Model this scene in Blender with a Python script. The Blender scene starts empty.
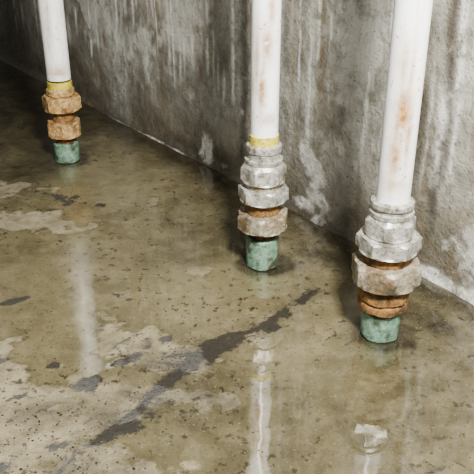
import bpy, bmesh, math, random
import numpy as np
from mathutils import Vector, Matrix
random.seed(7); RNG=np.random.RandomState(11)

# ------------------------------------------------------------ noise helpers
def vnoise(x,y,seed=0):
    r=np.random.RandomState(seed).rand(256,256)
    xi=np.floor(x).astype(int); yi=np.floor(y).astype(int)
    fx=x-xi; fy=y-yi
    fx=fx*fx*(3-2*fx); fy=fy*fy*(3-2*fy)
    g=lambda a,b:r[a%256,b%256]
    return (g(xi,yi)*(1-fx)+g(xi+1,yi)*fx)*(1-fy)+(g(xi,yi+1)*(1-fx)+g(xi+1,yi+1)*fx)*fy
def fbm(x,y,sc,seed=0,oct=4):
    t=0;a=1;s=0
    for i in range(oct):
        t=t+a*vnoise(x*sc*2**i+i*17.3,y*sc*2**i+i*9.1,seed+i); s+=a; a*=.5
    return t/s
def sst(a,b,x):
    t=np.clip((x-a)/(b-a),0,1); return t*t*(3-2*t)

# ------------------------------------------------------------ node helpers
class NT:
    def __init__(s,name):
        s.m=bpy.data.materials.new(name); s.m.use_nodes=True
        s.t=s.m.node_tree; s.b=s.t.nodes['Principled BSDF']
    def n(s,typ,**kw):
        k=s.t.nodes.new(typ)
        for a,v in kw.items(): setattr(k,a,v)
        return k
    def l(s,a,b): s.t.links.new(a,b)
    def put(s,sock,v):
        if hasattr(v,'is_linked') or hasattr(v,'links'): s.l(v,sock)
        else: sock.default_value=v
    def math(s,op,a,b=0.0,clamp=False):
        k=s.n('ShaderNodeMath',operation=op,use_clamp=clamp)
        s.put(k.inputs[0],a); s.put(k.inputs[1],b); return k.outputs[0]
    def mix(s,f,a,b):
        k=s.n('ShaderNodeMix',data_type='RGBA')
        s.put(k.inputs[0],f); s.put(k.inputs[6],a if not isinstance(a,tuple) else (*a,1)[:4]); s.put(k.inputs[7],b if not isinstance(b,tuple) else (*b,1)[:4])
        return k.outputs[2]
    def mapr(s,v,a,b,c=0.0,d=1.0):
        k=s.n('ShaderNodeMapRange',interpolation_type='SMOOTHSTEP')
        s.put(k.inputs[0],v); k.inputs[1].default_value=a;k.inputs[2].default_value=b;k.inputs[3].default_value=c;k.inputs[4].default_value=d
        return k.outputs[0]
    def coord(s,scale=(1,1,1)):
        tc=s.n('ShaderNodeTexCoord'); mp=s.n('ShaderNodeMapping'); mp.inputs['Scale'].default_value=scale
        s.l(tc.outputs['Object'],mp.inputs[0]); return mp.outputs[0]
    def noise(s,sc,det=5,rough=.6,co=None,dist=0):
        k=s.n('ShaderNodeTexNoise'); k.inputs['Scale'].default_value=sc;k.inputs['Detail'].default_value=det
        k.inputs['Roughness'].default_value=rough;k.inputs['Distortion'].default_value=dist
        s.l(co if co else s.coord(),k.inputs['Vector']); return k.outputs[0]
    def bump(s,h,st,dist,prev=None):
        k=s.n('ShaderNodeBump'); s.put(k.inputs['Strength'],st); k.inputs['Distance'].default_value=dist
        s.l(h,k.inputs['Height'])
        if prev: s.l(prev,k.inputs['Normal'])
        return k.outputs[0]
    def attr(s,name):
        a=s.n('ShaderNodeAttribute',attribute_name=name); sp=s.n('ShaderNodeSeparateColor')
        s.alpha=a.outputs['Alpha']
        s.l(a.outputs['Color'],sp.inputs[0]); return sp.outputs[0],sp.outputs[1],sp.outputs[2]
def srgb(r,g,b):
    f=lambda c:(c/255/12.92) if c/255<=.04045 else ((c/255+.055)/1.055)**2.4
    return (f(r),f(g),f(b))

# ------------------------------------------------------------ floor
def grid_obj(name,us,vs,func):
    U,V=np.meshgrid(us,vs)
    co,masks=func(U,V)
    nu,nv=len(us),len(vs)
    me=bpy.data.meshes.new(name)
    idx=np.arange(nu*nv).reshape(nv,nu)
    q=np.stack([idx[:-1,:-1],idx[:-1,1:],idx[1:,1:],idx[1:,:-1]],-1).reshape(-1,4)
    me.vertices.add(nu*nv); me.vertices.foreach_set('co',co.reshape(-1).astype(np.float32))
    me.loops.add(q.size); me.loops.foreach_set('vertex_index',q.reshape(-1).astype(np.int32))
    me.polygons.add(len(q)); me.polygons.foreach_set('loop_start',(np.arange(len(q))*4).astype(np.int32))
    me.polygons.foreach_set('loop_total',np.full(len(q),4,np.int32))
    me.polygons.foreach_set('use_smooth',np.ones(len(q),bool))
    me.update(calc_edges=True); me.validate()
    at=me.color_attributes.new('masks','FLOAT_COLOR','POINT')
    at.data.foreach_set('color',masks.reshape(-1).astype(np.float32))
    ob=bpy.data.objects.new(name,me); bpy.context.collection.objects.link(ob); return ob

def seg_dist(X,Y,pts):
    d=np.full(X.shape,9.)
    for (x0,y0,w0),(x1,y1,w1) in zip(pts[:-1],pts[1:]):
        dx,dy=x1-x0,y1-y0
        t=np.clip(((X-x0)*dx+(Y-y0)*dy)/(dx*dx+dy*dy),0,1)
        dd=np.hypot(X-x0-t*dx,Y-y0-t*dy)-(w0+(w1-w0)*t)
        d=np.minimum(d,dd)
    return d
def blob(X,Y,cx,cy,rx,ry,ang=0):
    c,s=math.cos(ang),math.sin(ang)
    u=((X-cx)*c+(Y-cy)*s)/rx; v=(-(X-cx)*s+(Y-cy)*c)/ry
    return 1-np.hypot(u,v)       # >0 inside

STREAKS=[[(.20,1.65,.0),(.10,1.53,.004),(.018,1.436,.007),(-.06,1.385,.021),(-.13,1.31,.011),(-.178,1.216,.008),(-.24,1.12,.012),(-.32,1.0,.007)],
         [(-.06,1.385,.012),(-.13,1.38,.008),(-.19,1.33,.003)],
         [(-.62,2.27,.001),(-.52,2.22,.016),(-.44,2.16,.003)],
         [(-.22,1.45,.0),(-.26,1.40,.009)],
         [(-.46,1.08,.002),(-.50,1.0,.014)]]
PIPES=dict(A=(-.614,2.558),B=(.068,1.785),C=(.331,1.456))
WN=np.array([.7959,.6056]); # wall outward dir (towards wall)
def floor_fn(X,Y):
    n1=fbm(X,Y,3.2,1,5); n2=fbm(X,Y,9,5,5); n3=fbm(X,Y,30,9,4); n4=fbm(X*.8+Y*.5,Y*.9-X*.4,16,61,5)
    isl=np.full(X.shape,-1.)
    for b in [(-.18,1.37,.18,.09,-.35),(-.12,1.22,.10,.06,-.2),(-.40,1.16,.26,.14,.3),(-.64,1.12,.28,.26,0),
              (-.30,1.0,.2,.10,0),(-.66,2.05,.18,.065,-.3),(-.9,2.3,.2,.06,0),(-.1,1.75,.06,.04,0),(-1.0,1.7,.2,.2,0)]:
        isl=np.maximum(isl,blob(X,Y,*b))
    isl=sst(-.30,.50,isl+(n2-.5)*2.0+(n1-.5)*1.0+(n3-.5)*1.1)
    dirt=np.zeros(X.shape)
    for s in STREAKS:
        d=seg_dist(X+(n3-.5)*.09+(n2-.5)*.07,Y+(n2-.5)*.11+(n4-.5)*.07,s)
        core=(1-sst(-.002,.018,d+(n3-.5)*.06))*sst(.26,.46,n4+.06)
        smear=(1-sst(.0,.06,d+(n2-.5)*.06))*.45*sst(.35,.6,n4+(n3-.5)*.4)
        dirt=np.maximum(dirt,np.maximum(core,smear))
    for (cx,cy,rx,ry) in [(-.235,1.36,.04,.014),(-.30,1.27,.035,.02),(-.40,1.33,.02,.012),(-.16,1.43,.018,.01),(-.37,1.2,.02,.015),(-.02,1.40,.04,.012),
            (-.46,1.22,.03,.01),(-.52,1.35,.04,.01),(-.55,1.6,.04,.012),(-.33,1.09,.02,.012),(.33,1.0,.05,.008),(.46,1.02,.06,.006),(-.6,1.45,.03,.01),(-.42,1.03,.03,.012)]:
        dirt=np.maximum(dirt,sst(-.1,.5,blob(X,Y,cx,cy,rx,ry,.5)+(n3-.5)*3)*.9)
    soft=np.exp(-np.clip(seg_dist(X,Y,STREAKS[0]),0,9)/.05)*.5
    near=WN[0]*X+WN[1]*Y; dw=1.4415-near
    damp_dark=np.exp(-np.clip(dw-.05,0,9)/.09)*1.3*(.4+n2)
    for k,(px,py) in PIPES.items():
        r=np.hypot(X-px-.012,Y-py+.004)+(n2-.5)*.05+(n3-.5)*.02; damp_dark=np.maximum(damp_dark,np.exp(-np.clip(r-.062,0,9)/.016)*1.4)
    damp_dark=np.maximum(damp_dark,sst(.0,.7,blob(X,Y,.46,1.50,.19,.10,-.9)+(n2-.5))*1.)  # shade in the recess right of pipe C, painted into the floor colour
    damp_dark=np.maximum(damp_dark,sst(.0,.8,blob(X,Y,.24,1.83,.24,.09,-.9)+(n2-.5))*.95)  # darker patch along the wall foot between B and C
    damp_dark=np.maximum(damp_dark,sst(-.50,-1.0,X+(n1-.5)*.9-(Y-2.4)*.25)*1.)  # light falloff toward the far left, painted as darker floor
    damp_dark=np.maximum(damp_dark,soft*n2*1.6)
    damp_dark=np.maximum(damp_dark,sst(.44,.64,fbm(X,Y,1.9,71,5))*.5*(.5+n3))
    edge=np.exp(-((isl-.35)/.16)**2)*.38
    damp_dark=np.maximum(damp_dark,edge*(isl>.02))
    silt=np.clip(sst(-.15,-.6,X+(n1-.5)*.5)*sst(.9,1.3,Y)*(.4+n2),0,1)
    Z=(fbm(X,Y,2.5,21,3)-.5)*.0008*isl + dirt*.0015*n3
    return np.stack([X,Y,Z],-1), np.stack([isl,dirt,np.clip(damp_dark,0,1),silt],-1)
fl=grid_obj('floor',np.linspace(-3.6,1.9,700),np.linspace(-.4,5.6,760),floor_fn)
M=NT('wet_concrete_floor')
isl,dirt,damp_dark=M.attr('masks'); silt=M.alpha
nb=M.noise(2.2,6,.65); nm=M.noise(14,7,.75); nf=M.noise(70,5,.75); nsp=M.noise(42,4,.65); nv=M.noise(160,3,.7)
islm=M.mapr(M.math('ADD',isl,M.math('MULTIPLY',M.math('SUBTRACT',nm,.5),1.2)),.3,.7)
sub=M.mix(M.mapr(nb,.3,.7),srgb(91,84,62),srgb(119,111,85))
sub=M.mix(M.math('MULTIPLY',M.mapr(nm,.45,.65),.5),sub,srgb(134,126,101))
sub=M.mix(M.math('MULTIPLY',M.mapr(nf,.42,.30),.5),sub,srgb(70,65,49))
dry=M.mix(M.mapr(nm,.35,.65),srgb(112,103,80),srgb(154,145,119))
dry=M.mix(M.math('MULTIPLY',M.mapr(nf,.45,.33),.6),dry,srgb(86,79,61))
col=M.mix(M.math('MULTIPLY',islm,.8),sub,dry)
damp_shade=M.math('MULTIPLY',damp_dark,M.mapr(nm,.25,.6,1.1,.8),clamp=True)  # wetness together with the painted shade, broken up by noise
col=M.mix(M.math('MULTIPLY',damp_shade,.92),col,srgb(27,23,16))
mx=M.noise(3.0,3,.6)
thr=M.math('MULTIPLY',M.mapr(nsp,.57,.63),M.mapr(mx,.36,.56))
col=M.mix(M.math('MULTIPLY',thr,.85),col,srgb(46,40,30))
col=M.mix(M.math('MULTIPLY',M.mapr(nv,.62,.70),.4),col,srgb(178,169,148))
col=M.mix(M.math('MULTIPLY',M.mapr(nv,.40,.32),.6),col,srgb(50,44,33))
dm=M.mapr(M.math('ADD',dirt,M.math('MULTIPLY',M.math('SUBTRACT',nf,.5),2.0)),.22,.85)
col=M.mix(M.math('MULTIPLY',dm,.92),col,srgb(28,24,17))
M.l(col,M.b.inputs['Base Color'])
rough=M.math('ADD',.03,M.math('MULTIPLY',islm,.30)); rough=M.math('ADD',rough,M.math('MULTIPLY',dm,.3))
rough=M.math('ADD',rough,M.math('MULTIPLY',silt,.22))
M.l(rough,M.b.inputs['Roughness']); M.b.inputs['IOR'].default_value=2.15
b1=M.bump(M.noise(6,3,.5),.07,.02)
b2=M.bump(nf,M.math('ADD',M.math('MULTIPLY',islm,.6),M.math('MULTIPLY',dm,.7)),.005,b1)
M.l(b2,M.b.inputs['Normal']); fl.data.materials.append(M.m)

# ------------------------------------------------------------ wall
DRIPS=[]
rr=np.random.RandomState(5)
for i in range(250):
    s=rr.uniform(-2.4,.0) if i<190 else rr.uniform(.1,1.5)
    DRIPS.append((s,rr.uniform(.14,.9),rr.uniform(.15,.8),rr.uniform(.004,.014),rr.uniform(.4,1.)))
DRIPS+=[(.37,.42,.9,.009,1),(.42,.35,.5,.006,.8),(.84,.4,.9,.007,1),(-.08,1.0,.7,.008,1),(.18,.6,.8,.006,1)]
RUST=[(s,rr.uniform(.05,.6),rr.uniform(.3,1.0),rr.uniform(.01,.035),rr.uniform(.4,.9)) for s in np.concatenate([rr.uniform(-1.8,0,22),rr.uniform(.15,1.3,16)])]
def runs(S,Z,lst,n1,n2,n3,lo):
    out=np.zeros(S.shape)
    for (s,z0,L,w,a) in lst:
        m=np.abs(S-s)<.12
        ww=w*(1+1.6*(n2[m]-.5)); d=np.abs(S[m]-s-(n1[m]-.5)*.06-(n3[m]-.5)*.012)/np.maximum(ww,.001)
        v=np.exp(-d*d)*sst(z0,z0+.12,Z[m])*(1-sst(z0+L*.7,z0+L,Z[m]))*a*sst(lo,lo+.3,n3[m])
        out[m]=np.maximum(out[m],v)
    return out
def wall_fn(S,Z):
    n1=fbm(S,Z,2.6,31,5); n2=fbm(S,Z,9,35,5); n3=fbm(S,Z,28,39,4)
    damp_dark=(1-sst(.05,.32,Z+(n1-.5)*.4+(n2-.5)*.25))
    white=runs(S,Z,DRIPS,n1,n2,n3,.22)
    rust=runs(S,Z,RUST,n1,n2,n3,.15)
    for b in [(-.17,.05,.04,.07,.5),(-.10,.03,.06,.025,0),(.38,.12,.045,.09,.35),(.35,.04,.06,.02,0),(.99,.14,.12,.16,0),(-.5,.004,.4,.006,0),(.85,.02,.15,.02,0),
              (.5,.55,.12,.25,.2),(-.3,.5,.12,.2,0),(-.9,.45,.2,.2,0),(-.55,.35,.15,.15,0)]:
        k=.75 if b[1]<.3 else .5
        white=np.maximum(white,sst(.0,.7,blob(S,Z,*b)+(n2-.5)*2.0+(n3-.5)*1.6)*k)
    dark=np.zeros(S.shape)  # stain mask that also carries painted shade
    for s,w,a,z1 in [(.03,.035,.95,.0),(.24,.03,.6,.12),(.30,.018,.5,.2),(.72,.05,.9,.03),(.82,.02,.8,.05),(-1.75,.25,.7,.0),(-2.3,.4,.9,.0),(-.35,.03,.3,.3),(-.75,.05,.4,.1)]:  # among stains, strips by the middle and right pipes are painted pipe shadows
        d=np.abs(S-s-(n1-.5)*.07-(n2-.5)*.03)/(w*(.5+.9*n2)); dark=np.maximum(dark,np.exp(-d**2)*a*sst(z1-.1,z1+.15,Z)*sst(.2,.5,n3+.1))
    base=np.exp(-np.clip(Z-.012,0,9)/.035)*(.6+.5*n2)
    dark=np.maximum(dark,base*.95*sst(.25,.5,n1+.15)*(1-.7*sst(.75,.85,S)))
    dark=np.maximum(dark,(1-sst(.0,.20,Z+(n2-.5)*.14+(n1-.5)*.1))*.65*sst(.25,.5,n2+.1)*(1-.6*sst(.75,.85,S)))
    dark=np.maximum(dark,sst(-.75,-1.9,S+(n1-.5))*.85)  # light dying away into the far left corner, painted into the wall
    dark=np.maximum(dark,sst(.50,.68,n1)*.42)
    dark=np.maximum(dark,sst(.56,.70,fbm(S,Z,6,81,5))*.45)
    white*=1-.6*sst(-1.0,-1.8,S)
    Y=-(.012+.02*n2)*np.exp(-np.clip(Z,0,9)/.018)-(n1-.5)*.012-(n3-.5)*.004
    return np.stack([S,Y,Z-.006],-1), np.stack([damp_dark,white,np.clip(dark,0,1),rust],-1)
zs=np.concatenate([np.linspace(0,.3,70),np.linspace(.3,2.6,240)[1:]])
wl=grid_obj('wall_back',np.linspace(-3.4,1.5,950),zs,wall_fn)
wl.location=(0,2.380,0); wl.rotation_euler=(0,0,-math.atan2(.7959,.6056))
W=NT('stained_concrete_wall')
damp_dark,white,dark=W.attr('masks'); rust=W.alpha
st=W.noise(1,6,.7,co=W.coord((12,12,5)),dist=1.2); st2=W.noise(1,5,.65,co=W.coord((40,40,8)),dist=.8)
nb=W.noise(3.5,7,.7); nm=W.noise(18,7,.75); nf=W.noise(90,5,.75)
c=W.mix(W.mapr(nb,.35,.65),srgb(144,141,129),srgb(193,191,181))
c=W.mix(W.math('MULTIPLY',W.mapr(st,.48,.64),.5),c,srgb(110,104,89))
c=W.mix(W.math('MULTIPLY',W.mapr(st2,.56,.70),.3),c,srgb(206,205,197))
c=W.mix(W.math('MULTIPLY',W.mapr(nm,.47,.62),.5),c,srgb(114,108,93))
c=W.mix(W.math('MULTIPLY',rust,.7),c,srgb(112,94,66))
c=W.mix(W.math('MULTIPLY',damp_dark,.8),c,W.mix(W.mapr(nm,.38,.62),srgb(72,64,46),srgb(120,109,84)))
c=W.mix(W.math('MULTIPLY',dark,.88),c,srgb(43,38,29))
wm=W.math('MULTIPLY',white,W.mapr(nm,.35,.55,.25,1.))
c=W.mix(wm,c,srgb(218,217,209))
c=W.mix(W.math('MULTIPLY',W.mapr(nf,.57,.65),.6),c,srgb(62,57,46))
W.l(c,W.b.inputs['Base Color'])
W.l(W.math('SUBTRACT',.75,W.math('MULTIPLY',damp_dark,.3)),W.b.inputs['Roughness'])
h=W.math('ADD',W.math('MULTIPLY',nm,.7),W.math('MULTIPLY',nf,.5)); h=W.math('ADD',h,W.math('MULTIPLY',white,.3))
W.l(W.bump(h,.9,.014),W.b.inputs['Normal']); wl.data.materials.append(W.m)

# ------------------------------------------------------------ pipe materials
def mat_pipe():
    P=NT('white_painted_pipe')
    patch,streak,_=P.attr('masks')
    n=P.noise(1,5,.65,co=P.coord((18,18,3.5)),dist=.3); n2=P.noise(60,4,.7); n3=P.noise(1,4,.6,co=P.coord((60,60,5))); n4=P.noise(28,5,.7)
    c=P.mix(P.math('MULTIPLY',P.mapr(n,.52,.68),.5),srgb(240,241,238),srgb(208,194,168))
    c=P.mix(P.math('MULTIPLY',P.mapr(n3,.56,.72),.45),c,srgb(150,146,132))
    pm=P.math('MULTIPLY',patch,P.mapr(n4,.25,.46)); c=P.mix(pm,c,P.mix(P.mapr(n2,.4,.6),srgb(182,140,84),srgb(132,92,46)))
    c=P.mix(P.math('MULTIPLY',P.mapr(n2,.62,.68),.75),c,srgb(118,90,60))
    P.l(c,P.b.inputs['Base Color']); P.b.inputs['Roughness'].default_value=.3
    return P.m
def mat_metal(name,c1,c2,c3,rough=.6,metal=.0,amt=.5,bs=.6,grime=.5):
    P=NT(name); n=P.noise(22,6,.7); n2=P.noise(75,5,.75); n3=P.noise(12,5,.65); n4=P.noise(130,3,.7)
    c=P.mix(P.mapr(n2,.35,.65),c1,c2)
    c=P.mix(P.math('MULTIPLY',P.mapr(n,.6-amt*.25,.72-amt*.12),.85),c,c3)
    c=P.mix(P.math('MULTIPLY',P.mapr(n3,.5,.66),grime),c,srgb(58,48,34))
    c=P.mix(P.math('MULTIPLY',P.mapr(n4,.57,.65),.65),c,srgb(50,41,30))
    P.l(c,P.b.inputs['Base Color']); P.b.inputs['Roughness'].default_value=rough; P.b.inputs['Metallic'].default_value=metal
    P.l(P.bump(P.math('ADD',n2,n),bs,.003),P.b.inputs['Normal']); return P.m
MP=mat_pipe()
MG=mat_metal('galvanised_grey',srgb(150,148,140),srgb(198,196,188),srgb(124,116,100),.42,.35,.4,.4,.55)
MG2=mat_metal('galvanised_rusty',srgb(128,121,103),srgb(178,171,153),srgb(120,98,68),.5,.2,.55,.55,.65)
MR=mat_metal('rust',srgb(110,80,46),srgb(156,120,74),srgb(66,46,29),.8,.0,.5,1.,.6)
MRL=mat_metal('rust_pale',srgb(150,116,70),srgb(192,166,120),srgb(116,80,44),.75,.0,.5,.8,.5)
MV=mat_metal('verdigris',srgb(90,122,103),srgb(134,158,139),srgb(64,70,50),.4,.0,.6,.6,.65)
MT=mat_metal('yellow_tape',srgb(190,176,70),srgb(208,194,104),srgb(146,120,58),.5,0,.3,.3)
MD=mat_metal('dark_sludge',srgb(36,31,23),srgb(58,50,37),srgb(28,24,18),.4,0,.5,.6)

def lathe(name,secs,mat,parent,rot=0.,jit=0.,seg=72,seed=0,patches=None):
    """secs: list of (z, radius, hexness 0..1)"""
    bm=bmesh.new(); rings=[]
    r0=random.Random(seed); ph=[r0.uniform(0,6.28) for _ in range(8)]
    for z,r,hx in secs:
        ring=[]
        for i in range(seg):
            th=2*math.pi*i/seg
            k=((th+rot)%(math.pi/3))-math.pi/6
            rh=r*math.cos(math.pi/6)/math.cos(k)
            rad=r*(1-hx)+rh*hx
            j=jit*(math.sin(7*th+ph[0]+z*130)+math.sin(13*th+ph[1]-z*210)+.8*math.sin(23*th+ph[2]+z*340))/2.8
            zz=z+jit*.6*math.sin(5*th+ph[3]+z*90)
            ring.append(bm.verts.new((math.cos(th)*(rad+j),math.sin(th)*(rad+j),zz)))
        rings.append(ring)
    for a,b in zip(rings[:-1],rings[1:]):
        for i in range(seg): bm.faces.new((a[i],a[(i+1)%seg],b[(i+1)%seg],b[i]))
    bm.faces.new(rings[0][::-1]); bm.faces.new(rings[-1])
    me=bpy.data.meshes.new(name); bm.to_mesh(me); bm.free(); me.materials.append(mat)
    for p in me.polygons: p.use_smooth=len(p.vertices)==4
    try: me.set_sharp_from_angle(angle=math.radians(26))
    except Exception: pass
    if patches is not None:
        at=me.color_attributes.new('masks','FLOAT_COLOR','POINT')
        for v in me.vertices:
            th=math.atan2(v.co.y,v.co.x); m=0
            for (pt,pz,wt,wz,a) in patches:
                d=(th-pt+math.pi)%(2*math.pi)-math.pi
                m=max(m,a*math.exp(-(d/wt)**2-((v.co.z-pz)/wz)**2))
            at.data[v.index].color=(m,0,0,1)
    ob=bpy.data.objects.new(name,me); bpy.context.collection.objects.link(ob); ob.parent=parent; return ob
def nut(z0,z1,r,cr=None):
    c=(z1-z0)*.10; cr=cr or r*.86
    return [(z0-.0005,cr,0),(z0,r*.90,0),(z0+c,r*.985,.9),(z0+c*1.3,r,1),(z0+(z1-z0)*.5,r,1),(z1-c*1.3,r,1),(z1-c,r*.985,.9),(z1,r*.88,0),(z1+.0005,cr,0)]
def cyl(z0,z1,r,ch=.003,n=4):
    return [(z0,r-ch,0),(z0+ch,r,0)]+[(z0+(z1-z0)*t/n,r,0) for t in range(1,n)]+[(z1-ch,r,0),(z1,r-ch,0)]
def threads(z0,z1,r,pitch=.007,d=.003):
    o=[];z=z0;k=0
    while z<z1: o.append((z,r-(d if k%2 else 0),0)); z+=pitch/2;k+=1
    o.append((z1,r,0)); return o
def riser(key,rz):
    e=bpy.data.objects.new('water_pipe',None); bpy.context.collection.objects.link(e)
    e.empty_display_size=.1; e.location=(*PIPES[key],0); e.rotation_euler=(0,0,rz); return e
def front(key,rz,off):  # local angle that faces the open room side, plus offset to the right
    x,y=PIPES[key]; return math.atan2(-y,-x)+off-rz
TOP=2.5
ZS=np.linspace(.30,TOP,170)
# ---- B (middle)
e=riser('B',.3)
lathe('base_coupling',cyl(-.001,.088,.0425,.005,6),MV,e,jit=.0014)
lathe('threaded_nipple',threads(.086,.118,.032),MR,e,jit=.0015)
lathe('lower_union_nut',nut(.116,.160,.072,.05),MG2,e,rot=.95,jit=.0010)
lathe('union_rust_band',cyl(.159,.198,.045,.003),MR,e,jit=.0022)
lathe('middle_union_nut',nut(.196,.232,.0675,.048),MG,e,rot=.5,jit=.0008)
lathe('union_neck',cyl(.230,.252,.047,.002),MG2,e,jit=.001)
lathe('upper_union_nut',[(.248,.046,0),(.2485,.055,0),(.253,.060,1),(.284,.060,1),(.289,.055,.3),(.300,.046,0)],MG,e,rot=.2,jit=.0005)
lathe('compression_collar',[(.298,.044,0),(.300,.0485,0),(.309,.0485,0),(.311,.041,0),(.328,.0415,0),(.330,.0445,0),(.345,.0445,0),(.348,.039,0)],MG,e,jit=.0006)
lathe('tape_band',cyl(.345,.372,.0365,.001),MT,e,jit=.0008)
F=front('B',.3,0)
lathe('pipe_shaft',[(z,.0345,0) for z in ZS],MP,e,patches=[(F-.2,.49,.35,.05,.9),(F+.1,.60,.5,.05,.8),(F-.6,.56,.2,.10,.7),(F+.2,.42,.8,.015,.6),(F+.4,.68,.3,.04,.8),(F-.1,.54,.2,.09,.6)])
# ---- C (right)
e=riser('C',.9)
lathe('base_coupling',cyl(-.001,.072,.0445,.005,6),MV,e,jit=.0014,seed=2)
lathe('threaded_nipple',[(.070,.040,0),(.076,.042,0),(.079,.0545,0),(.090,.0565,0),(.096,.0555,0),(.099,.052,0),(.103,.052,0),(.106,.057,0),(.128,.058,0),(.134,.055,0),(.138,.050,0),(.147,.049,0)],MR,e,jit=.0018,seed=3)
lathe('lower_union_nut',nut(.146,.196,.080,.056),MG2,e,rot=.35,jit=.0011,seed=4)
lathe('union_seat',cyl(.195,.226,.051),MR,e,jit=.0015,seed=5)
lathe('middle_union_nut',nut(.224,.260,.0715,.052),MG,e,rot=.0,jit=.0010,seed=6)
lathe('upper_union_nut',[(.258,.046,0),(.263,.053,0),(.268,.0575,1),(.297,.0575,1),(.302,.050,.3),(.310,.044,0)],MG,e,rot=.75,jit=.0005,seed=7)
lathe('compression_collar',[(.308,.043,0),(.309,.0475,0),(.318,.0475,0),(.320,.0425,0),(.328,.0425,0),(.330,.0465,0),(.340,.046,0),(.344,.038,0)],MG,e,jit=.0006,seed=8)
F=front('C',.9,0)
lathe('pipe_shaft',[(z,.0355,0) for z in ZS],MP,e,patches=[(F+.1,.54,.5,.06,1.),(F-.1,.45,.4,.05,.9),(F+.5,.50,.25,.09,.7),(F-.1,.64,.3,.05,.6),(F,.39,.8,.02,.6),(F+.3,.60,.2,.1,.6)])
# ---- A (left, far)
e=riser('A',2.1)
lathe('base_coupling',cyl(-.001,.072,.0435,.005,6),MV,e,jit=.0014,seed=12)
lathe('threaded_nipple',threads(.070,.100,.034),MR,e,jit=.0015,seed=13)
lathe('lower_union_nut',nut(.097,.152,.063,.046),MRL,e,rot=.4,jit=.0016,seed=14)
lathe('union_rust_band',cyl(.151,.194,.039,.003),MR,e,jit=.002,seed=15)
lathe('upper_union_nut',nut(.192,.242,.068,.046),MRL,e,rot=.0,jit=.0016,seed=16)
lathe('compression_collar',cyl(.241,.270,.048,.006),MRL,e,jit=.0018,seed=17)
lathe('tape_band',cyl(.268,.292,.0425,.001),MT,e,jit=.001,seed=18)
F=front('A',2.1,0)
lathe('pipe_shaft',[(z,.0405,0) for z in ZS],MP,e,patches=[(F,.33,.9,.025,.7),(F-.4,.5,.3,.1,.5)])

# ------------------------------------------------------------ loose grit (one mesh)
bm=bmesh.new(); rg=random.Random(3)
def crumb(x,y,s):
    if x>.24 or any(math.hypot(x-px,y-py)<.10 for px,py in PIPES.values()): return
    m=Matrix.Translation((x,y,s*.15))@Matrix.Rotation(rg.uniform(0,6.28),4,'Z')@Matrix.Diagonal((s*rg.uniform(.7,1.3),s*rg.uniform(.6,1),s*.4,1))
    r=bmesh.ops.create_icosphere(bm,subdivisions=1,radius=1,matrix=m)
    for v in r['verts']: v.co+=Vector((rg.uniform(-1,1),rg.uniform(-1,1),0))*s*.2
for s in STREAKS:
    for (x0,y0,w0),(x1,y1,w1) in zip(s[:-1],s[1:]):
        for i in range(int(math.hypot(x1-x0,y1-y0)*560)):
            t=rg.random(); w=w0+(w1-w0)*t+.015
            crumb(x0+(x1-x0)*t+rg.gauss(0,w),y0+(y1-y0)*t+rg.gauss(0,w),rg.uniform(.0007,.0024))
for i in range(800):
    crumb(rg.uniform(-.75,.05),rg.uniform(.95,1.6),rg.choice([.0007,.001,.0014,.0022]))
for i in range(150):
    crumb(rg.gauss(-.38,.12),rg.gauss(1.12,.1),rg.uniform(.001,.0035))
me=bpy.data.meshes.new('grit_debris'); bm.to_mesh(me); bm.free(); me.materials.append(MD)
g=bpy.data.objects.new('grit_debris',me); bpy.context.collection.objects.link(g)

# ------------------------------------------------------------ lights / world
def area(name,loc,tgt,size,power,col):
    l=bpy.data.lights.new(name,'AREA'); l.size=size; l.energy=power; l.color=col
    o=bpy.data.objects.new(name,l); bpy.context.collection.objects.link(o); o.location=loc
    o.rotation_euler=(Vector(tgt)-Vector(loc)).to_track_quat('-Z','Y').to_euler(); return o
area('work_light',(.4,.15,2.0),(.3,1.7,.5),.3,170,(1,.985,.945))
w=bpy.data.worlds.new('World'); bpy.context.scene.world=w; w.use_nodes=True
bg=w.node_tree.nodes['Background']; bg.inputs[0].default_value=(1,.99,.95,1); bg.inputs[1].default_value=.27
try: bpy.context.scene.view_settings.look='AgX - Medium High Contrast'
except Exception: pass

cam=bpy.data.cameras.new('camera'); co=bpy.data.objects.new('camera',cam); bpy.context.collection.objects.link(co)
co.location=(0,0,1); co.rotation_euler=(math.radians(90-27.2),0,0)
cam.sensor_fit='HORIZONTAL'; cam.sensor_width=36; cam.lens=752/474*36; cam.clip_start=.02
bpy.context.scene.camera=co
